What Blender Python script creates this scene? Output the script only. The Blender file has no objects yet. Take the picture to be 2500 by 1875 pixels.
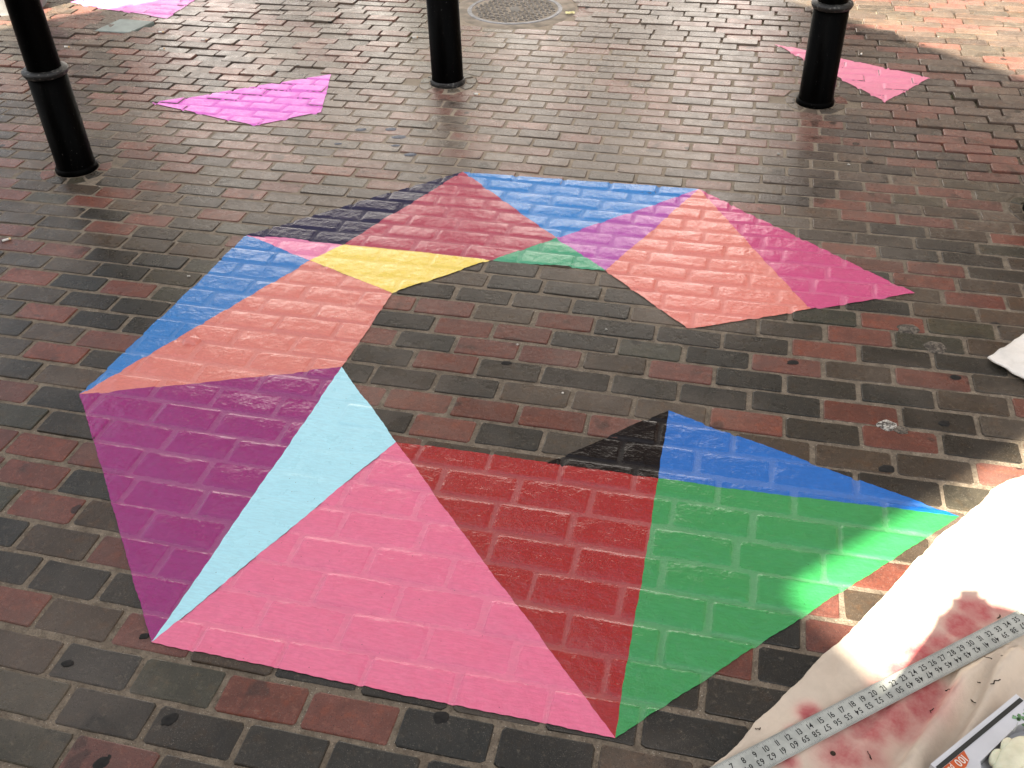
import bpy, bmesh, math, random
import numpy as np
from mathutils import Vector, Matrix, noise

# ------------------------------------------------------------------ camera
scene = bpy.context.scene
col = scene.collection
H = 1.6404                                   # lens height above the paving
YAW, PITCH, ROLL = math.radians(-14.375), math.radians(38.12), math.radians(-1.736)
EX = Vector((math.cos(YAW), math.sin(YAW)))  # direction of the brick courses seen from the camera
EY = Vector((-EX.y, EX.x))
def cam2world(v): return Vector((v.x*EX.x+v.y*EX.y, v.x*EY.x+v.y*EY.y, v.z))
_f = Vector((0, math.cos(PITCH), -math.sin(PITCH))); _r = Vector((1, 0, 0)); _u = _r.cross(_f)
_c, _s = math.cos(ROLL), math.sin(ROLL)
CF, CR, CU = cam2world(_f), cam2world(_c*_r+_s*_u), cam2world(-_s*_r+_c*_u)
cd = bpy.data.cameras.new('camera'); cam = bpy.data.objects.new('camera', cd); col.objects.link(cam)
m = Matrix((CR, CU, -CF)).transposed().to_4x4(); m.translation = (0, 0, H); cam.matrix_world = m
cd.sensor_width = 36; cd.lens = 2346.3/2500*36; cd.clip_start = 0.01; cd.clip_end = 3000
scene.camera = cam
# ------------------------------------------------------------------ light
SUN_AZ = Vector((-0.358, -0.934)); SUN_EL = math.radians(45.6)
CLOUD = 7.0
wd = bpy.data.worlds.new('World'); scene.world = wd; wd.use_nodes = True
nt = wd.node_tree; bg = nt.nodes['Background']
sk = nt.nodes.new('ShaderNodeTexSky'); sk.sky_type = 'NISHITA'; sk.sun_disc = False
sk.sun_elevation = SUN_EL; sk.sun_rotation = math.atan2(SUN_AZ.x, SUN_AZ.y)
sk.air_density = 1.0; sk.dust_density = 3.0; sk.ozone_density = 0.6
hs = nt.nodes.new('ShaderNodeHueSaturation'); hs.inputs['Saturation'].default_value = 0.38   # thin white cloud veils the blue
nt.links.new(sk.outputs[0], hs.inputs['Color']); 
tc = nt.nodes.new('ShaderNodeTexCoord'); cn = nt.nodes.new('ShaderNodeTexNoise'); nt.links.new(tc.outputs['Generated'], cn.inputs['Vector'])
cn.inputs['Scale'].default_value = 2.6; cn.inputs['Detail'].default_value = 6; cn.inputs['Roughness'].default_value = .6
cr = nt.nodes.new('ShaderNodeMapRange'); cr.interpolation_type = 'SMOOTHSTEP'; nt.links.new(cn.outputs[0], cr.inputs[0]); cr.inputs[1].default_value = .45; cr.inputs[2].default_value = .62
mx = nt.nodes.new('ShaderNodeMix'); mx.data_type = 'RGBA'; nt.links.new(cr.outputs[0], mx.inputs[0]); nt.links.new(hs.outputs[0], mx.inputs[6]); mx.inputs[7].default_value = (CLOUD, CLOUD*.97, CLOUD*.93, 1)   # broken white cloud all round
nt.links.new(mx.outputs[2], bg.inputs[0]); bg.inputs[1].default_value = 0.055
sl = bpy.data.lights.new('sun', 'SUN'); sl.energy = 5.0; sl.angle = math.radians(0.35); sl.color = (1, 0.90, 0.74)
so = bpy.data.objects.new('sun', sl); col.objects.link(so)
sdir = Vector((SUN_AZ.x*math.cos(SUN_EL), SUN_AZ.y*math.cos(SUN_EL), math.sin(SUN_EL)))
so.rotation_euler = sdir.to_track_quat('Z', 'Y').to_euler(); so.location = (-4, -9, 12)
vs = scene.view_settings; vs.view_transform = 'Standard'; vs.look = 'None'; vs.gamma = 1; vs.use_curve_mapping = False
vs.exposure = 2.42
scene.cycles.max_bounces = 5; scene.cycles.diffuse_bounces = 3; scene.cycles.glossy_bounces = 2
rnd = random.Random(11)

# ------------------------------------------------------------------ helpers
def tag(o, label=None, cat=None, group=None, kind=None):
    if label: o['label'] = label
    if cat: o['category'] = cat
    if group: o['group'] = group
    if kind: o['kind'] = kind
    return o
def empty(name, loc=(0, 0, 0), rz=0):
    o = bpy.data.objects.new(name, None); col.objects.link(o); o.location = loc; o.rotation_euler = (0, 0, rz)
    o.empty_display_size = 0.05
    return o
def obj(name, me, mat=None, parent=None):
    if isinstance(me, bmesh.types.BMesh):
        bm = me; me = bpy.data.meshes.new(name); bm.to_mesh(me); bm.free()
    o = bpy.data.objects.new(name, me); col.objects.link(o)
    if mat and not me.materials: me.materials.append(mat)
    if parent: o.parent = parent
    return o
def pymesh(name, V, F):
    me = bpy.data.meshes.new(name); me.from_pydata([tuple(v) for v in V], [], [tuple(f) for f in F]); me.update()
    return me
def smooth(me):
    me.polygons.foreach_set('use_smooth', [True]*len(me.polygons)); me.update()
def box(bm, c, s, rz=0, M=None):
    mm = Matrix.Translation(c) @ Matrix.Rotation(rz, 4, 'Z') @ Matrix.Diagonal((s[0], s[1], s[2], 1))
    if M: mm = M @ mm
    return bmesh.ops.create_cube(bm, size=1, matrix=mm)['verts']
def lathe(bm, prof, n=48):
    rings = []
    for r, z in prof:
        rings.append([bm.verts.new((r*math.cos(2*math.pi*i/n), r*math.sin(2*math.pi*i/n), z)) for i in range(n)])
    for a, b in zip(rings, rings[1:]):
        for i in range(n): bm.faces.new((a[i], a[(i+1) % n], b[(i+1) % n], b[i]))
    if prof[-1][0] > 0: bm.faces.new(rings[-1])
    return rings
def tube(bm, pts, rad, n=8, cap=True):
    pts = [Vector(p) for p in pts]; rings = []
    for i, p in enumerate(pts):
        d = (pts[min(i+1, len(pts)-1)]-pts[max(i-1, 0)]).normalized()
        a = d.orthogonal().normalized() if abs(d.z) > .9 else d.cross(Vector((0, 0, 1))).normalized()
        b = d.cross(a); r = rad[i] if isinstance(rad, (list, tuple)) else rad
        rings.append([bm.verts.new(p+a*r*math.cos(2*math.pi*k/n)+b*r*math.sin(2*math.pi*k/n)) for k in range(n)])
    for A, B in zip(rings, rings[1:]):
        for k in range(n): bm.faces.new((A[k], A[(k+1) % n], B[(k+1) % n], B[k]))
    if cap: bm.faces.new(rings[0][::-1]); bm.faces.new(rings[-1])

class NT:
    def __init__(s, name):
        s.m = bpy.data.materials.new(name); s.m.use_nodes = True; s.t = s.m.node_tree
        s.b = s.t.nodes['Principled BSDF']; s.pos = s.n('ShaderNodeNewGeometry').outputs['Position']
    def n(s, ty, **k):
        x = s.t.nodes.new(ty)
        for a, v in k.items(): setattr(x, a, v)
        return x
    def put(s, sock, v):
        if isinstance(v, (int, float)): sock.default_value = v
        elif isinstance(v, tuple): sock.default_value = v if len(v) == len(sock.default_value) else (*v, 1)
        else: s.t.links.new(v, sock)
    def noise(s, scale, detail=4, rough=.55, vec=None, dist=0, out=0):
        x = s.n('ShaderNodeTexNoise'); s.put(x.inputs['Vector'], vec or s.pos)
        x.inputs['Scale'].default_value = scale; x.inputs['Detail'].default_value = detail
        x.inputs['Roughness'].default_value = rough; x.inputs['Distortion'].default_value = dist
        return x.outputs[out]
    def voro(s, scale, feat='F1', out='Distance', vec=None, rand=1):
        x = s.n('ShaderNodeTexVoronoi', feature=feat); s.put(x.inputs['Vector'], vec or s.pos); x.inputs['Scale'].default_value = scale
        x.inputs['Randomness'].default_value = rand
        return x.outputs[out]
    def ramp(s, v, a, b, lo=0., hi=1.):
        x = s.n('ShaderNodeMapRange'); x.clamp = True; x.interpolation_type = 'SMOOTHSTEP'
        s.put(x.inputs[0], v); x.inputs[1].default_value = a; x.inputs[2].default_value = b
        x.inputs[3].default_value = lo; x.inputs[4].default_value = hi
        return x.outputs[0]
    def math(s, op, a, b=0.):
        x = s.n('ShaderNodeMath', operation=op); s.put(x.inputs[0], a); s.put(x.inputs[1], b); return x.outputs[0]
    def mix(s, f, a, b, mode='MIX'):
        x = s.n('ShaderNodeMix', data_type='RGBA', blend_type=mode); s.put(x.inputs[0], f)
        s.put(x.inputs[6], a if not isinstance(a, tuple) else (*a[:3], 1)); s.put(x.inputs[7], b if not isinstance(b, tuple) else (*b[:3], 1))
        return x.outputs[2]
    def attr(s, name, out='Color'):
        x = s.n('ShaderNodeAttribute', attribute_name=name); return x.outputs[out]
    def bump(s, h, strength=.5, dist=.002, prev=None):
        x = s.n('ShaderNodeBump'); x.inputs['Strength'].default_value = strength; x.inputs['Distance'].default_value = dist
        s.put(x.inputs['Height'], h)
        if prev: s.put(x.inputs['Normal'], prev)
        return x.outputs[0]
    def fin(s, color=None, rough=None, normal=None, metal=0, spec=None):
        if color is not None: s.put(s.b.inputs['Base Color'], color)
        if rough is not None: s.put(s.b.inputs['Roughness'], rough)
        if normal is not None: s.put(s.b.inputs['Normal'], normal)
        s.b.inputs['Metallic'].default_value = metal
        if spec is not None: s.b.inputs['Specular IOR Level'].default_value = spec
        return s.m
def plain(name, color, rough=.6, metal=0, spec=.5, vary=.15, scale=20, bump=.2):
    k = NT(name); v = k.noise(scale, 5)
    c = k.mix(k.ramp(v, .35, .65), tuple(x*(1-vary) for x in color), tuple(min(1, x*(1+vary)) for x in color))
    return k.fin(c, rough, k.bump(k.noise(scale*8, 3), bump, .001), metal, spec)

def brick_material(name, source):
    k = NT(name)
    base = k.n('ShaderNodeObjectInfo').outputs['Color'] if source == 'object' else k.attr('tint')
    n1 = k.noise(15, 4, .62); n2 = k.noise(85, 4, .65); n3 = k.noise(430, 2, .6); big = k.noise(1.9, 3, .6)
    c = k.mix(k.ramp(n1, .3, .7, 0, .85), base, k.mix(1., base, (.62, .62, .63), 'MULTIPLY'))
    c = k.mix(k.ramp(n2, .50, .72, 0, .6), c, k.mix(1., base, (1.5, 1.42, 1.3), 'MULTIPLY'))
    # sandy dust on the paving, its far centre paled further to paint in glare
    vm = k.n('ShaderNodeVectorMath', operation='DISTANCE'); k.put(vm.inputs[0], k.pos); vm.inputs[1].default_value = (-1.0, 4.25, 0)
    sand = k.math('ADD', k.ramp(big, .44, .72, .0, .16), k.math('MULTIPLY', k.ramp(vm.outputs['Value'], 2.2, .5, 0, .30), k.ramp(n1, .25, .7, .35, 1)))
    c = k.mix(k.ramp(k.noise(33, 3, .6), .52, .70, 0, .5), c, k.mix(1., base, (1.35, 1.0, .72), 'MULTIPLY'))
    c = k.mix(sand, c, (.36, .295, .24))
    c = k.mix(k.ramp(n2, .60, .70, 0, .30), c, (.17, .14, .105))
    # grime, gum and oil marks, pits
    c = k.mix(k.ramp(k.noise(8, 3, .6, dist=.5), .59, .68, 0, .55), c, (.022, .020, .017))
    vd = k.n('ShaderNodeTexVoronoi'); k.put(vd.inputs['Vector'], k.pos); vd.inputs['Scale'].default_value = 6.5
    spot = k.math('MULTIPLY', k.ramp(k.math('ADD', vd.outputs['Distance'], k.math('MULTIPLY', n2, .07)), .115, .15, 1, 0), k.ramp(vd.outputs['Color'], .50, .54, 0, .8))
    c = k.mix(spot, c, (.014, .013, .012))
    c = k.mix(k.ramp(n3, .60, .67, 0, .75), c, (.012, .010, .009))
    h = k.math('ADD', n2, k.math('MULTIPLY', n3, .45))
    nb = k.bump(n1, .30, .004); nb = k.bump(h, .42, .0018, nb)
    c = k.mix(k.ramp(k.noise(620, 1), .68, .73, 0, .6), c, (.32, .29, .25))
    return k.fin(c, k.ramp(n1, .3, .7, .21, .37), nb, 0, .30)
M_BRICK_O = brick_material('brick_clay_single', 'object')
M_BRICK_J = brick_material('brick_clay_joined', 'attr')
def mortar_material(name, use_attr=True):
    k = NT(name)
    n = k.noise(35, 6, .65); g = k.voro(330, out='Color'); d = k.voro(330)
    c = k.mix(k.ramp(n, .3, .7), (.13, .103, .074), (.25, .205, .152))
    c = k.mix(k.ramp(k.noise(160, 4, .7), .5, .7, 0, .7), c, (.075, .06, .045))
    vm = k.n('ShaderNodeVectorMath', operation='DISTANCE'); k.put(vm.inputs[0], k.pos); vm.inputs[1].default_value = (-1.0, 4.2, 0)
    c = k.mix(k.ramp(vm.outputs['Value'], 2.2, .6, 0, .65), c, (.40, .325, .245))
    grain = k.math('MULTIPLY', k.ramp(g, .83, .86), k.ramp(d, .34, .26, 0, 1))
    c = k.mix(k.math('MULTIPLY', grain, .75), c, (.62, .58, .50))
    if use_attr: c = k.mix(k.math('MULTIPLY', k.attr('moss', 'Fac'), k.ramp(k.noise(60, 4), .35, .6)), c, (.05, .075, .012))
    nb = k.bump(k.noise(130, 5, .7), 1., .004); nb = k.bump(k.math('SUBTRACT', 1., d), .7, .002, nb)
    return k.fin(c, .85, nb, 0, .4)
M_MORTAR = mortar_material('sandy_mortar')
def paint_material(name, color, rough=.3, streak=.08):
    k = NT(name)
    n = k.noise(11, 5, .6); f = k.noise(230, 4, .6)
    mp = k.n('ShaderNodeMapping'); k.put(mp.inputs[0], k.pos); mp.inputs['Scale'].default_value = (1, 5, 1); mp.inputs['Rotation'].default_value = (0, 0, .2)
    br = k.noise(38, 4, .65, vec=mp.outputs[0])
    dk = tuple(x*(1-streak) for x in color); lt = tuple(min(1, x*(1+streak*.5)+streak*.03) for x in color)
    c = k.mix(k.ramp(br, .35, .65), dk, lt)
    c = k.mix(k.ramp(n, .35, .7, 0, .35), c, dk)
    pit = k.ramp(k.voro(95), .16, .10, 0, 1); pm = k.math('MULTIPLY', pit, k.ramp(k.voro(95, out='Color'), .80, .84))
    c = k.mix(k.math('MULTIPLY', pm, .8), c, tuple(x*.3 for x in color))
    jt = k.attr('joint', 'Fac'); jn = k.math('MULTIPLY', jt, k.ramp(k.noise(70, 4, .7), .25, .6, .45, 1))
    c = k.mix(k.math('MULTIPLY', jn, .30), c, tuple(min(1, x*.80+.13*(1 if max(color) > .1 else .12)) for x in color))
    nb = k.bump(n, .9 if color[0] > color[2]*.6 or color[2] < .7 else .3, .010); nb = k.bump(br, .30 if color[2] < .7 else .12, .0020, nb); nb = k.bump(f, .34, .0010, nb)
    gr = k.n('ShaderNodeBump'); gr.inputs['Distance'].default_value = .003; k.put(gr.inputs['Strength'], k.math('MULTIPLY', jt, .6)); k.put(gr.inputs['Height'], k.noise(260, 3, .7)); k.put(gr.inputs['Normal'], nb)
    ro = k.math('ADD', k.ramp(k.noise(18, 4), .3, .7, rough-.06, rough+.08), k.math('MULTIPLY', jn, .34))
    return k.fin(c, ro, gr.outputs[0], 0, .68 if max(color) > .1 else .22)

# ------------------------------------------------------------------ the paving model
L0, W0 = 0.18602, 0.091846
KR = [-10, 0, 3, 10, 14, 18, 22, 26, 30, 34, 37, 60, 120]
KE = [-10, 0, 3.1, 10.24, 14.18, 17.99, 21.6, 25.1, 28.5, 31.95, 34.4, 54.2, 105.8]
PH = [66, 18, 63, 16, 70, 20, 61, 12, 60, 16, 82, 38, 84, 38, 87, 35, 79, 61, 79, 29, 0, 48, 10, 62, 13, 62, 17, 69, 16, 99, 51, 80, 6, 68, 29, 57, 6, 59, 7, 59, 7, 55, 6, 70, 25, 76, 34, 86, 35, 71, 24, 75, 27, 93, 19, 38, 23, 75, 29, 34, 4, 84, 34, 4, 66, 48, 94, 88, 39, 91, 36, 85, 37, 93, 44, 90, 43, 92, 37, 83, 40, 89, 36, 85, 37]
RED = {-1:[-6],1:[-5,-4],2:[-7],4:[-8,-1],5:[-9,1],6:[-11,-10],7:[-10,1],9:[-11,-5],10:[-4],11:[-6,-5,-4,-3,-2,3],12:[-10,0,2],13:[-12,-5,1],14:[-6,-4,-3,-1,4],15:[-13,-11,-5,-4,2],16:[-6,-3,1],17:[-14,-13,1],18:[-14,2],20:[-12,3],21:[-16,-14,-11],22:[-13,2,3],23:[-11,1],24:[-17,-10],25:[-13,-10,-8],26:[-13,-11,0],27:[-18,-15,-12,-9,-6,1],28:[-18,-12,4],29:[-14,-12,-8,-7,3],30:[-10,-6,-5,-1],31:[-17,-15,-7,-1],32:[-15,-1],33:[-18,-17,-7,-6,-1],34:[-16,-10,-8,-7,1,2,4],35:[-16,-10,-7,-1,0,3,4],36:[-17,-14,-5,-4,-3,-1,1,4],37:[-23,-18,-2,2],38:[-23,-3,3],39:[-18,-17,-15,-10,-7,-3,-1,3],40:[-14,-4],41:[-12,-4,-1],42:[-5,-1],43:[-16,-12,-8],44:[-13],45:[-23,-22,-17,-3],46:[-12,-4,-2],47:[-15,-7,-3],48:[-18,3],49:[-17,-12],50:[-1],51:[-13,-12],52:[-1,4],53:[5],54:[4],55:[6],57:[4]}
DARK = {0:[-7,-6,-5,-4],1:[-7,-3,-2],2:[-5,-4,-1],3:[-9,-8,-7,-1,0],4:[-10,0],5:[0],6:[-9],8:[-10],9:[-10],10:[-11,-6,-5,-3,2],11:[-10],12:[-6,-5,-4,3],13:[-11,-10,-6,-3,-2,-1,0,2],14:[-11,-10,-5,0,1,2],15:[-12,-6,-3,-1],16:[-11,-2,-1,0,2,3],17:[-5,-3],18:[-4,-2],19:[-14,-12,-5,1],20:[-13,-11,3],21:[-10],22:[4],23:[-14,3],25:[-17,-14,2],26:[-7],27:[-8],28:[-7,-4],29:[-16,-2,0,1],30:[-14,-11,-4,-3],31:[-5,-4],32:[-8,-6,-5],33:[2,3],34:[-9,-5,-4,-3,0],35:[-17,-9,-8,-5,1],36:[-15,-9,-7,0,2,3],37:[-16,-11,-5],38:[-4,-2,-1],39:[-16,-14],40:[-16,-13,-7],41:[-8],42:[-4],43:[-7,-1]}
def vrow(r): return W0*(9.34+1.0117*float(np.interp(r, KR, KE)))
UG = np.linspace(-40, 40, 1601)
def joint_u(r, s):
    t = min(max((r-18)/10, 0), 1)
    p = (1-t)*np.clip(1.022+.010*UG, 1.0, 1.045)+t*np.clip(.985+.009*UG, .86, 1.03)
    c = np.concatenate([[0], np.cumsum(.5*(1/p[1:]+1/p[:-1])*np.diff(UG))]); c -= np.interp(0, UG, c)
    return L0*np.interp(s, c, UG)
def skew(x, r): return 0.04*W0*min(max(x/L0, 0), 7)*min(max((r-6)/8, 0), 1)
def ground_z(x, y):      # slow unevenness of the old paving
    return (.004*np.sin(1.7*x+.6)*np.sin(1.3*y+.2)+.002*np.sin(4.1*x+1.9*y)
            + np.clip(y-3.6, 0, 2)*np.clip(-x-1.5, 0, 2)*.004*np.sin(3.2*x)*np.sin(4.6*y)
            + np.clip(y-3.6, 0, 2)*np.clip(x-.2, 0, 2)*.0035*np.sin(2.8*x+1)*np.sin(3.9*y))
def rough_zone(x, y):    # 0 well pointed ... 1 worn out joints
    a = np.clip((y-3.55)/.7, 0, 1)*np.clip((-x-1.55)/.5, 0, 1)
    b = np.clip((y-3.5)/.6, 0, 1)*np.clip((x-.35)/.4, 0, 1)
    c = np.clip((y-4.6)/.5, 0, 1)*np.clip((x+.9)/.4, 0, 1)*.7
    return np.maximum(np.maximum(a, b), c)
BOLLARDS = [(-2.531, 3.030), (-1.328, 4.160), (0.313, 4.222), (1.092, 3.362)]
MANHOLE = (-1.275, 5.29); MAN_R = .262
COVER = [(-3.407, 4.545), (-3.200, 4.545), (-3.165, 4.735), (-3.375, 4.745)]
TINTS = {'R': (.158, .057, .042), 'K': (.030, .0275, .022), 'B': (.070, .053, .038), 'G': (.054, .050, .034), 'O': (.105, .075, .054)}
bricks = []
for r in range(-9, 74):
    R = random.Random(r*7919+5)
    ph = PH[r+10]/100
    ks = list(range(-42, 26))
    us = [float(joint_u(r, k+ph))+R.gauss(0, .0035) for k in ks]
    for i in range(len(ks)-1):
        k = ks[i]; x0, x1 = us[i], us[i+1]; cx = (x0+x1)/2
        cy = vrow(r)+skew(cx, r); wr = (vrow(r+.5)-vrow(r-.5))
        if cx < -6.2 or cx > 3.4: continue
        rz = float(rough_zone(cx, cy))
        g = .0110*(1-rz)+.0060*rz
        hx, hy = (x1-x0-g*R.uniform(.8, 1.3))/2, (wr-g*R.uniform(.85, 1.2))/2
        q = R.random()
        if k in RED.get(r, ()): t = 'R'
        elif k in DARK.get(r, ()): t = 'K'
        else:
            pr = .07 if r < 26 else .26
            t = 'R' if q < pr else 'K' if q < pr+.16 else 'G' if q < pr+.36 else 'O' if q < pr+(.40 if r < 20 else .52) else 'B'
        j = R.uniform(.78, 1.25); cc = TINTS[t]; hue = R.uniform(-.1, .1)
        ww = min(max((r-20)/14, 0), 1)*.28      # far courses tinted paler: surface glare painted into the brick colour
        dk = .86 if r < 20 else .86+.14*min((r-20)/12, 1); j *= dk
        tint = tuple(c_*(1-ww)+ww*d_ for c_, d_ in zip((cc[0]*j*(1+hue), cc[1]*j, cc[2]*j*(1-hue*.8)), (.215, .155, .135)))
        bricks.append(dict(r=r, k=k, x=cx+R.gauss(0, .0012), y=cy+R.gauss(0, .0015*(1+rz)), hx=hx, hy=hy, rot=R.gauss(0, .006+.006*rz),
                      tx=R.gauss(0, .007+.016*rz), ty=R.gauss(0, .004+.006*rz), dz=max(R.gauss(0, .0011+.0014*rz), -.0011-.006*rz), tint=tint, var=R.randrange(10)))
for b in bricks: b['z'] = float(ground_z(b['x'], b['y']))+b['dz']
MORTAR_DEPTH = .0023
def mortar_z(x, y): return ground_z(x, y)-MORTAR_DEPTH-rough_zone(x, y)*.013

# painted outlines on the paving, in metres
PAINT = [
 ('navy', (.018, .015, .052), [(-1.006, 3.262), (-1.621, 2.658), (-1.261, 2.661)], .18),
 ('crimson', (.40, .042, .085), [(-1.006, 3.262), (-1.261, 2.661), (-.737, 2.653), (-.556, 2.84)], .20),
 ('sea green', (.050, .34, .18), [(-.737, 2.653), (-.556, 2.84), (-.36, 2.664)], .22),
 ('blue', (.012, .20, .55), [(-1.006, 3.262), (-.111, 3.299), (-.556, 2.84)], .24),
 ('orchid', (.42, .070, .37), [(-.111, 3.299), (-.556, 2.84), (-.36, 2.664)], .22),
 ('coral', (.70, .205, .165), [(-.111, 3.299), (-.36, 2.664), (-.073, 2.395), (-.042, 2.401), (.284, 2.561)], .24),
 ('magenta', (.56, .065, .20), [(-.111, 3.299), (.284, 2.561), (.596, 2.714)], .22),
 ('blue', (.012, .175, .50), [(-1.621, 2.658), (-1.334, 2.54), (-1.684, 1.739)], .22),
 ('rose pink', (.78, .22, .40), [(-1.621, 2.658), (-1.261, 2.661), (-1.334, 2.54)], .24),
 ('yellow', (.88, .66, .12), [(-1.261, 2.661), (-.737, 2.653), (-.996, 2.399), (-1.334, 2.54)], .24),
 ('coral', (.66, .19, .155), [(-1.334, 2.54), (-.996, 2.399), (-1.012, 2.004), (-1.684, 1.739)], .22),
 ('purple', (.27, .004, .150), [(-1.684, 1.739), (-1.012, 2.004), (-1.057, 1.03)], .15),
 ('pale cyan', (.41, .77, .88), [(-1.012, 2.004), (-.758, 1.731), (-1.057, 1.03)], .30),
 ('pink', (.77, .155, .285), [(-.758, 1.731), (-1.057, 1.03), (-.082, 1.013)], .18),
 ('red', (.33, .008, .010), [(-.758, 1.731), (-.082, 1.013), (-.082, 1.73)], .14),
 ('black', (.004, .0015, .002), [(-.359, 1.727), (-.085, 1.995), (-.082, 1.73)], .14),
 ('cobalt blue', (.002, .125, .47), [(-.085, 1.995), (-.082, 1.73), (.609, 1.747)], .20),
 ('green', (.032, .28, .075), [(-.082, 1.73), (.609, 1.747), (-.082, 1.013)], .16)]
FAR = [('orchid pink', (.80, .17, .66), [(-2.585, 3.696), (-1.908, 4.162), (-1.777, 3.723), (-2.009, 3.543)]),
       ('salmon pink', (.82, .25, .38), [(.123, 4.933), (.821, 4.594), (.609, 4.275)]),
       ('pale lilac pink', (.80, .25, .62), [(-3.856, 5.0), (-3.14, 4.826), (-3.146, 5.36), (-3.45, 5.52)])]
def inside(poly, x, y, pad=0):
    n = len(poly); s = None; area = sum(poly[i][0]*poly[(i+1) % n][1]-poly[(i+1) % n][0]*poly[i][1] for i in range(n))
    for i in range(n):
        ax, ay = poly[i]; bx, by = poly[(i+1) % n]; l = math.hypot(bx-ax, by-ay)
        d = ((bx-ax)*(y-ay)-(by-ay)*(x-ax))/l*(1 if area > 0 else -1)
        if d < pad: return False
    return True
ALLP = [p[2] for p in PAINT]+[p[2] for p in FAR]
CLOTH_EDGE = [(.02, .885), (.116, 1.011), (.212, 1.154), (.283, 1.257), (.347, 1.346), (.435, 1.464), (.494, 1.558), (.546, 1.63), (.628, 1.726), (.674, 1.792), (.772, 1.881), (.97, 2.10)]

# ---- mortar sheet: the paving itself
def sheet(x0, x1, y0, y1, nx, ny, fz):
    xs, ys = np.linspace(x0, x1, nx), np.linspace(y0, y1, ny); X, Y = np.meshgrid(xs, ys); Z = fz(X, Y)
    V = np.stack([X.ravel(), Y.ravel(), Z.ravel()], 1)
    i = np.arange(nx*ny).reshape(ny, nx); F = np.stack([i[:-1, :-1].ravel(), i[:-1, 1:].ravel(), i[1:, 1:].ravel(), i[1:, :-1].ravel()], 1)
    return V, F
V, F = sheet(-6.3, 3.5, -.2, 7.4, 246, 191, lambda X, Y: mortar_z(X, Y)-.0016*np.abs(np.sin(37*X+11*Y)*np.sin(29*Y-17*X)))
me = pymesh('brick_pavement', V, F); smooth(me)
MOSS = [(-2.608, 3.939), (-2.288, 4.065), (-2.244, 4.2), (-2.203, 4.294), (-2.946, 3.933), (-2.901, 3.74), (-2.315, 3.765), (.924, 4.439), (.082, 5.316), (-1.708, 4.788)]
ms = np.zeros(len(V))
for a, b in MOSS: ms = np.maximum(ms, np.exp(-((V[:, 0]-a)**2+(V[:, 1]-b)**2)/(2*.11**2)))
at = me.attributes.new('moss', 'FLOAT', 'POINT'); at.data.foreach_set('value', ms)
pave = obj('brick_pavement', me, M_MORTAR); tag(pave, 'red, brown and blue-grey brick paving laid in running bond', 'pavement', kind='structure')

# ---- brick meshes: ten worn outlines shared by all bricks (unit footprint)
def brick_outline(seed):
    R = random.Random(seed); hx, hy = .5, .5; cxs = lambda: R.uniform(.018, .05); cys = lambda: R.uniform(.04, .10)
    P = []
    for sx, sy in ((-1, -1), (1, -1), (1, 1), (-1, 1)):
        a, b = cxs(), cys()
        pts = [(sx*(hx-a), sy*hy), (sx*hx, sy*(hy-b))]
        if (sx, sy) in ((1, -1), (-1, 1)): P += pts
        else: P += pts[::-1]
        if (sx, sy) in ((-1, -1), (1, 1)): P.append((R.uniform(-.2, .2), sy*(hy+R.uniform(-.012, .010))))
    return [(x+R.uniform(-.004, .004), y+R.uniform(-.010, .006)) for x, y in P]
VARS = []
for s in range(10):
    P = brick_outline(s+40); n = len(P)
    ins = [(x*(1-.032), y*(1-.075)) for x, y in P]
    V = [(x*1.0, y*1.0, -.05) for x, y in P]+[(x, y, -.0034) for x, y in P]+[(x*.990, y*.978, -.0010) for x, y in P]+[(x, y, 0) for x, y in ins]
    F = []
    for q in range(3):
        for i in range(n): F.append((q*n+i, q*n+(i+1) % n, (q+1)*n+(i+1) % n, (q+1)*n+i))
    F.append(tuple(range(3*n, 4*n)))
    VARS.append((np.array(V), F))
VMESH = []
for s, (V, F) in enumerate(VARS):
    me = pymesh('brick', V, F); me.materials.append(M_BRICK_O)
    sm = [i < 3*len(F)//3-1 for i in range(len(F))]; me.polygons.foreach_set('use_smooth', [False]*len(F)); VMESH.append(me)

def project(x, y, z=0):
    d = Vector((x, y, z-H)); zz = d.dot(CF)
    if zz < .05: return None
    return 512+961.04*d.dot(CR)/zz, 384-961.04*d.dot(CU)/zz
cloth_s = (Vector((.772, 1.881))-Vector((.116, 1.011))).normalized(); cloth_t = Vector((cloth_s.y, -cloth_s.x))
def cloth_cov(x, y):
    d = Vector((x-.116, y-1.011)); return d.dot(cloth_t) > .03 and d.dot(cloth_s) > -.1
for b in bricks:
    pts = [(b['x']+a*b['hx']*.95, b['y']+c*b['hy']*.95) for a in (-1, -.5, 0, .5, 1) for c in (-1, 0, 1)]
    vis = 0; cov = 0
    NEARP = [p for p in ALLP if min(a[0] for a in p) < b['x']+.15 and max(a[0] for a in p) > b['x']-.15 and min(a[1] for a in p) < b['y']+.1 and max(a[1] for a in p) > b['y']-.1]
    for x, y in pts:
        pc = all(any(inside(p, x+q, y+w_, 0) for p in NEARP) for q, w_ in ((.009, 0), (-.009, 0), (0, .009), (0, -.009)))
        cov += pc
        pj = project(x, y)
        if pj and 0 <= pj[0] < 1024 and 0 <= pj[1] < 768 and not pc and not cloth_cov(x, y): vis += 1
    b['covered'] = cov == len(pts)
    ctr = project(b['x'], b['y'])
    if vis and ctr:
        e0 = project(b['x']-b['hx'], b['y']); e1 = project(b['x']+b['hx'], b['y']); f0 = project(b['x'], b['y']-b['hy']); f1 = project(b['x'], b['y']+b['hy'])
        ar = abs((e1[0]-e0[0])*(f1[1]-f0[1])-(e1[1]-e0[1])*(f1[0]-f0[0])) if all((e0, e1, f0, f1)) else 0
        b['area'] = ar*vis/len(pts)
    else: b['area'] = 0
def in_poly(poly, x, y): return inside(poly, x, y, -.004)
keep = []
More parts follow.
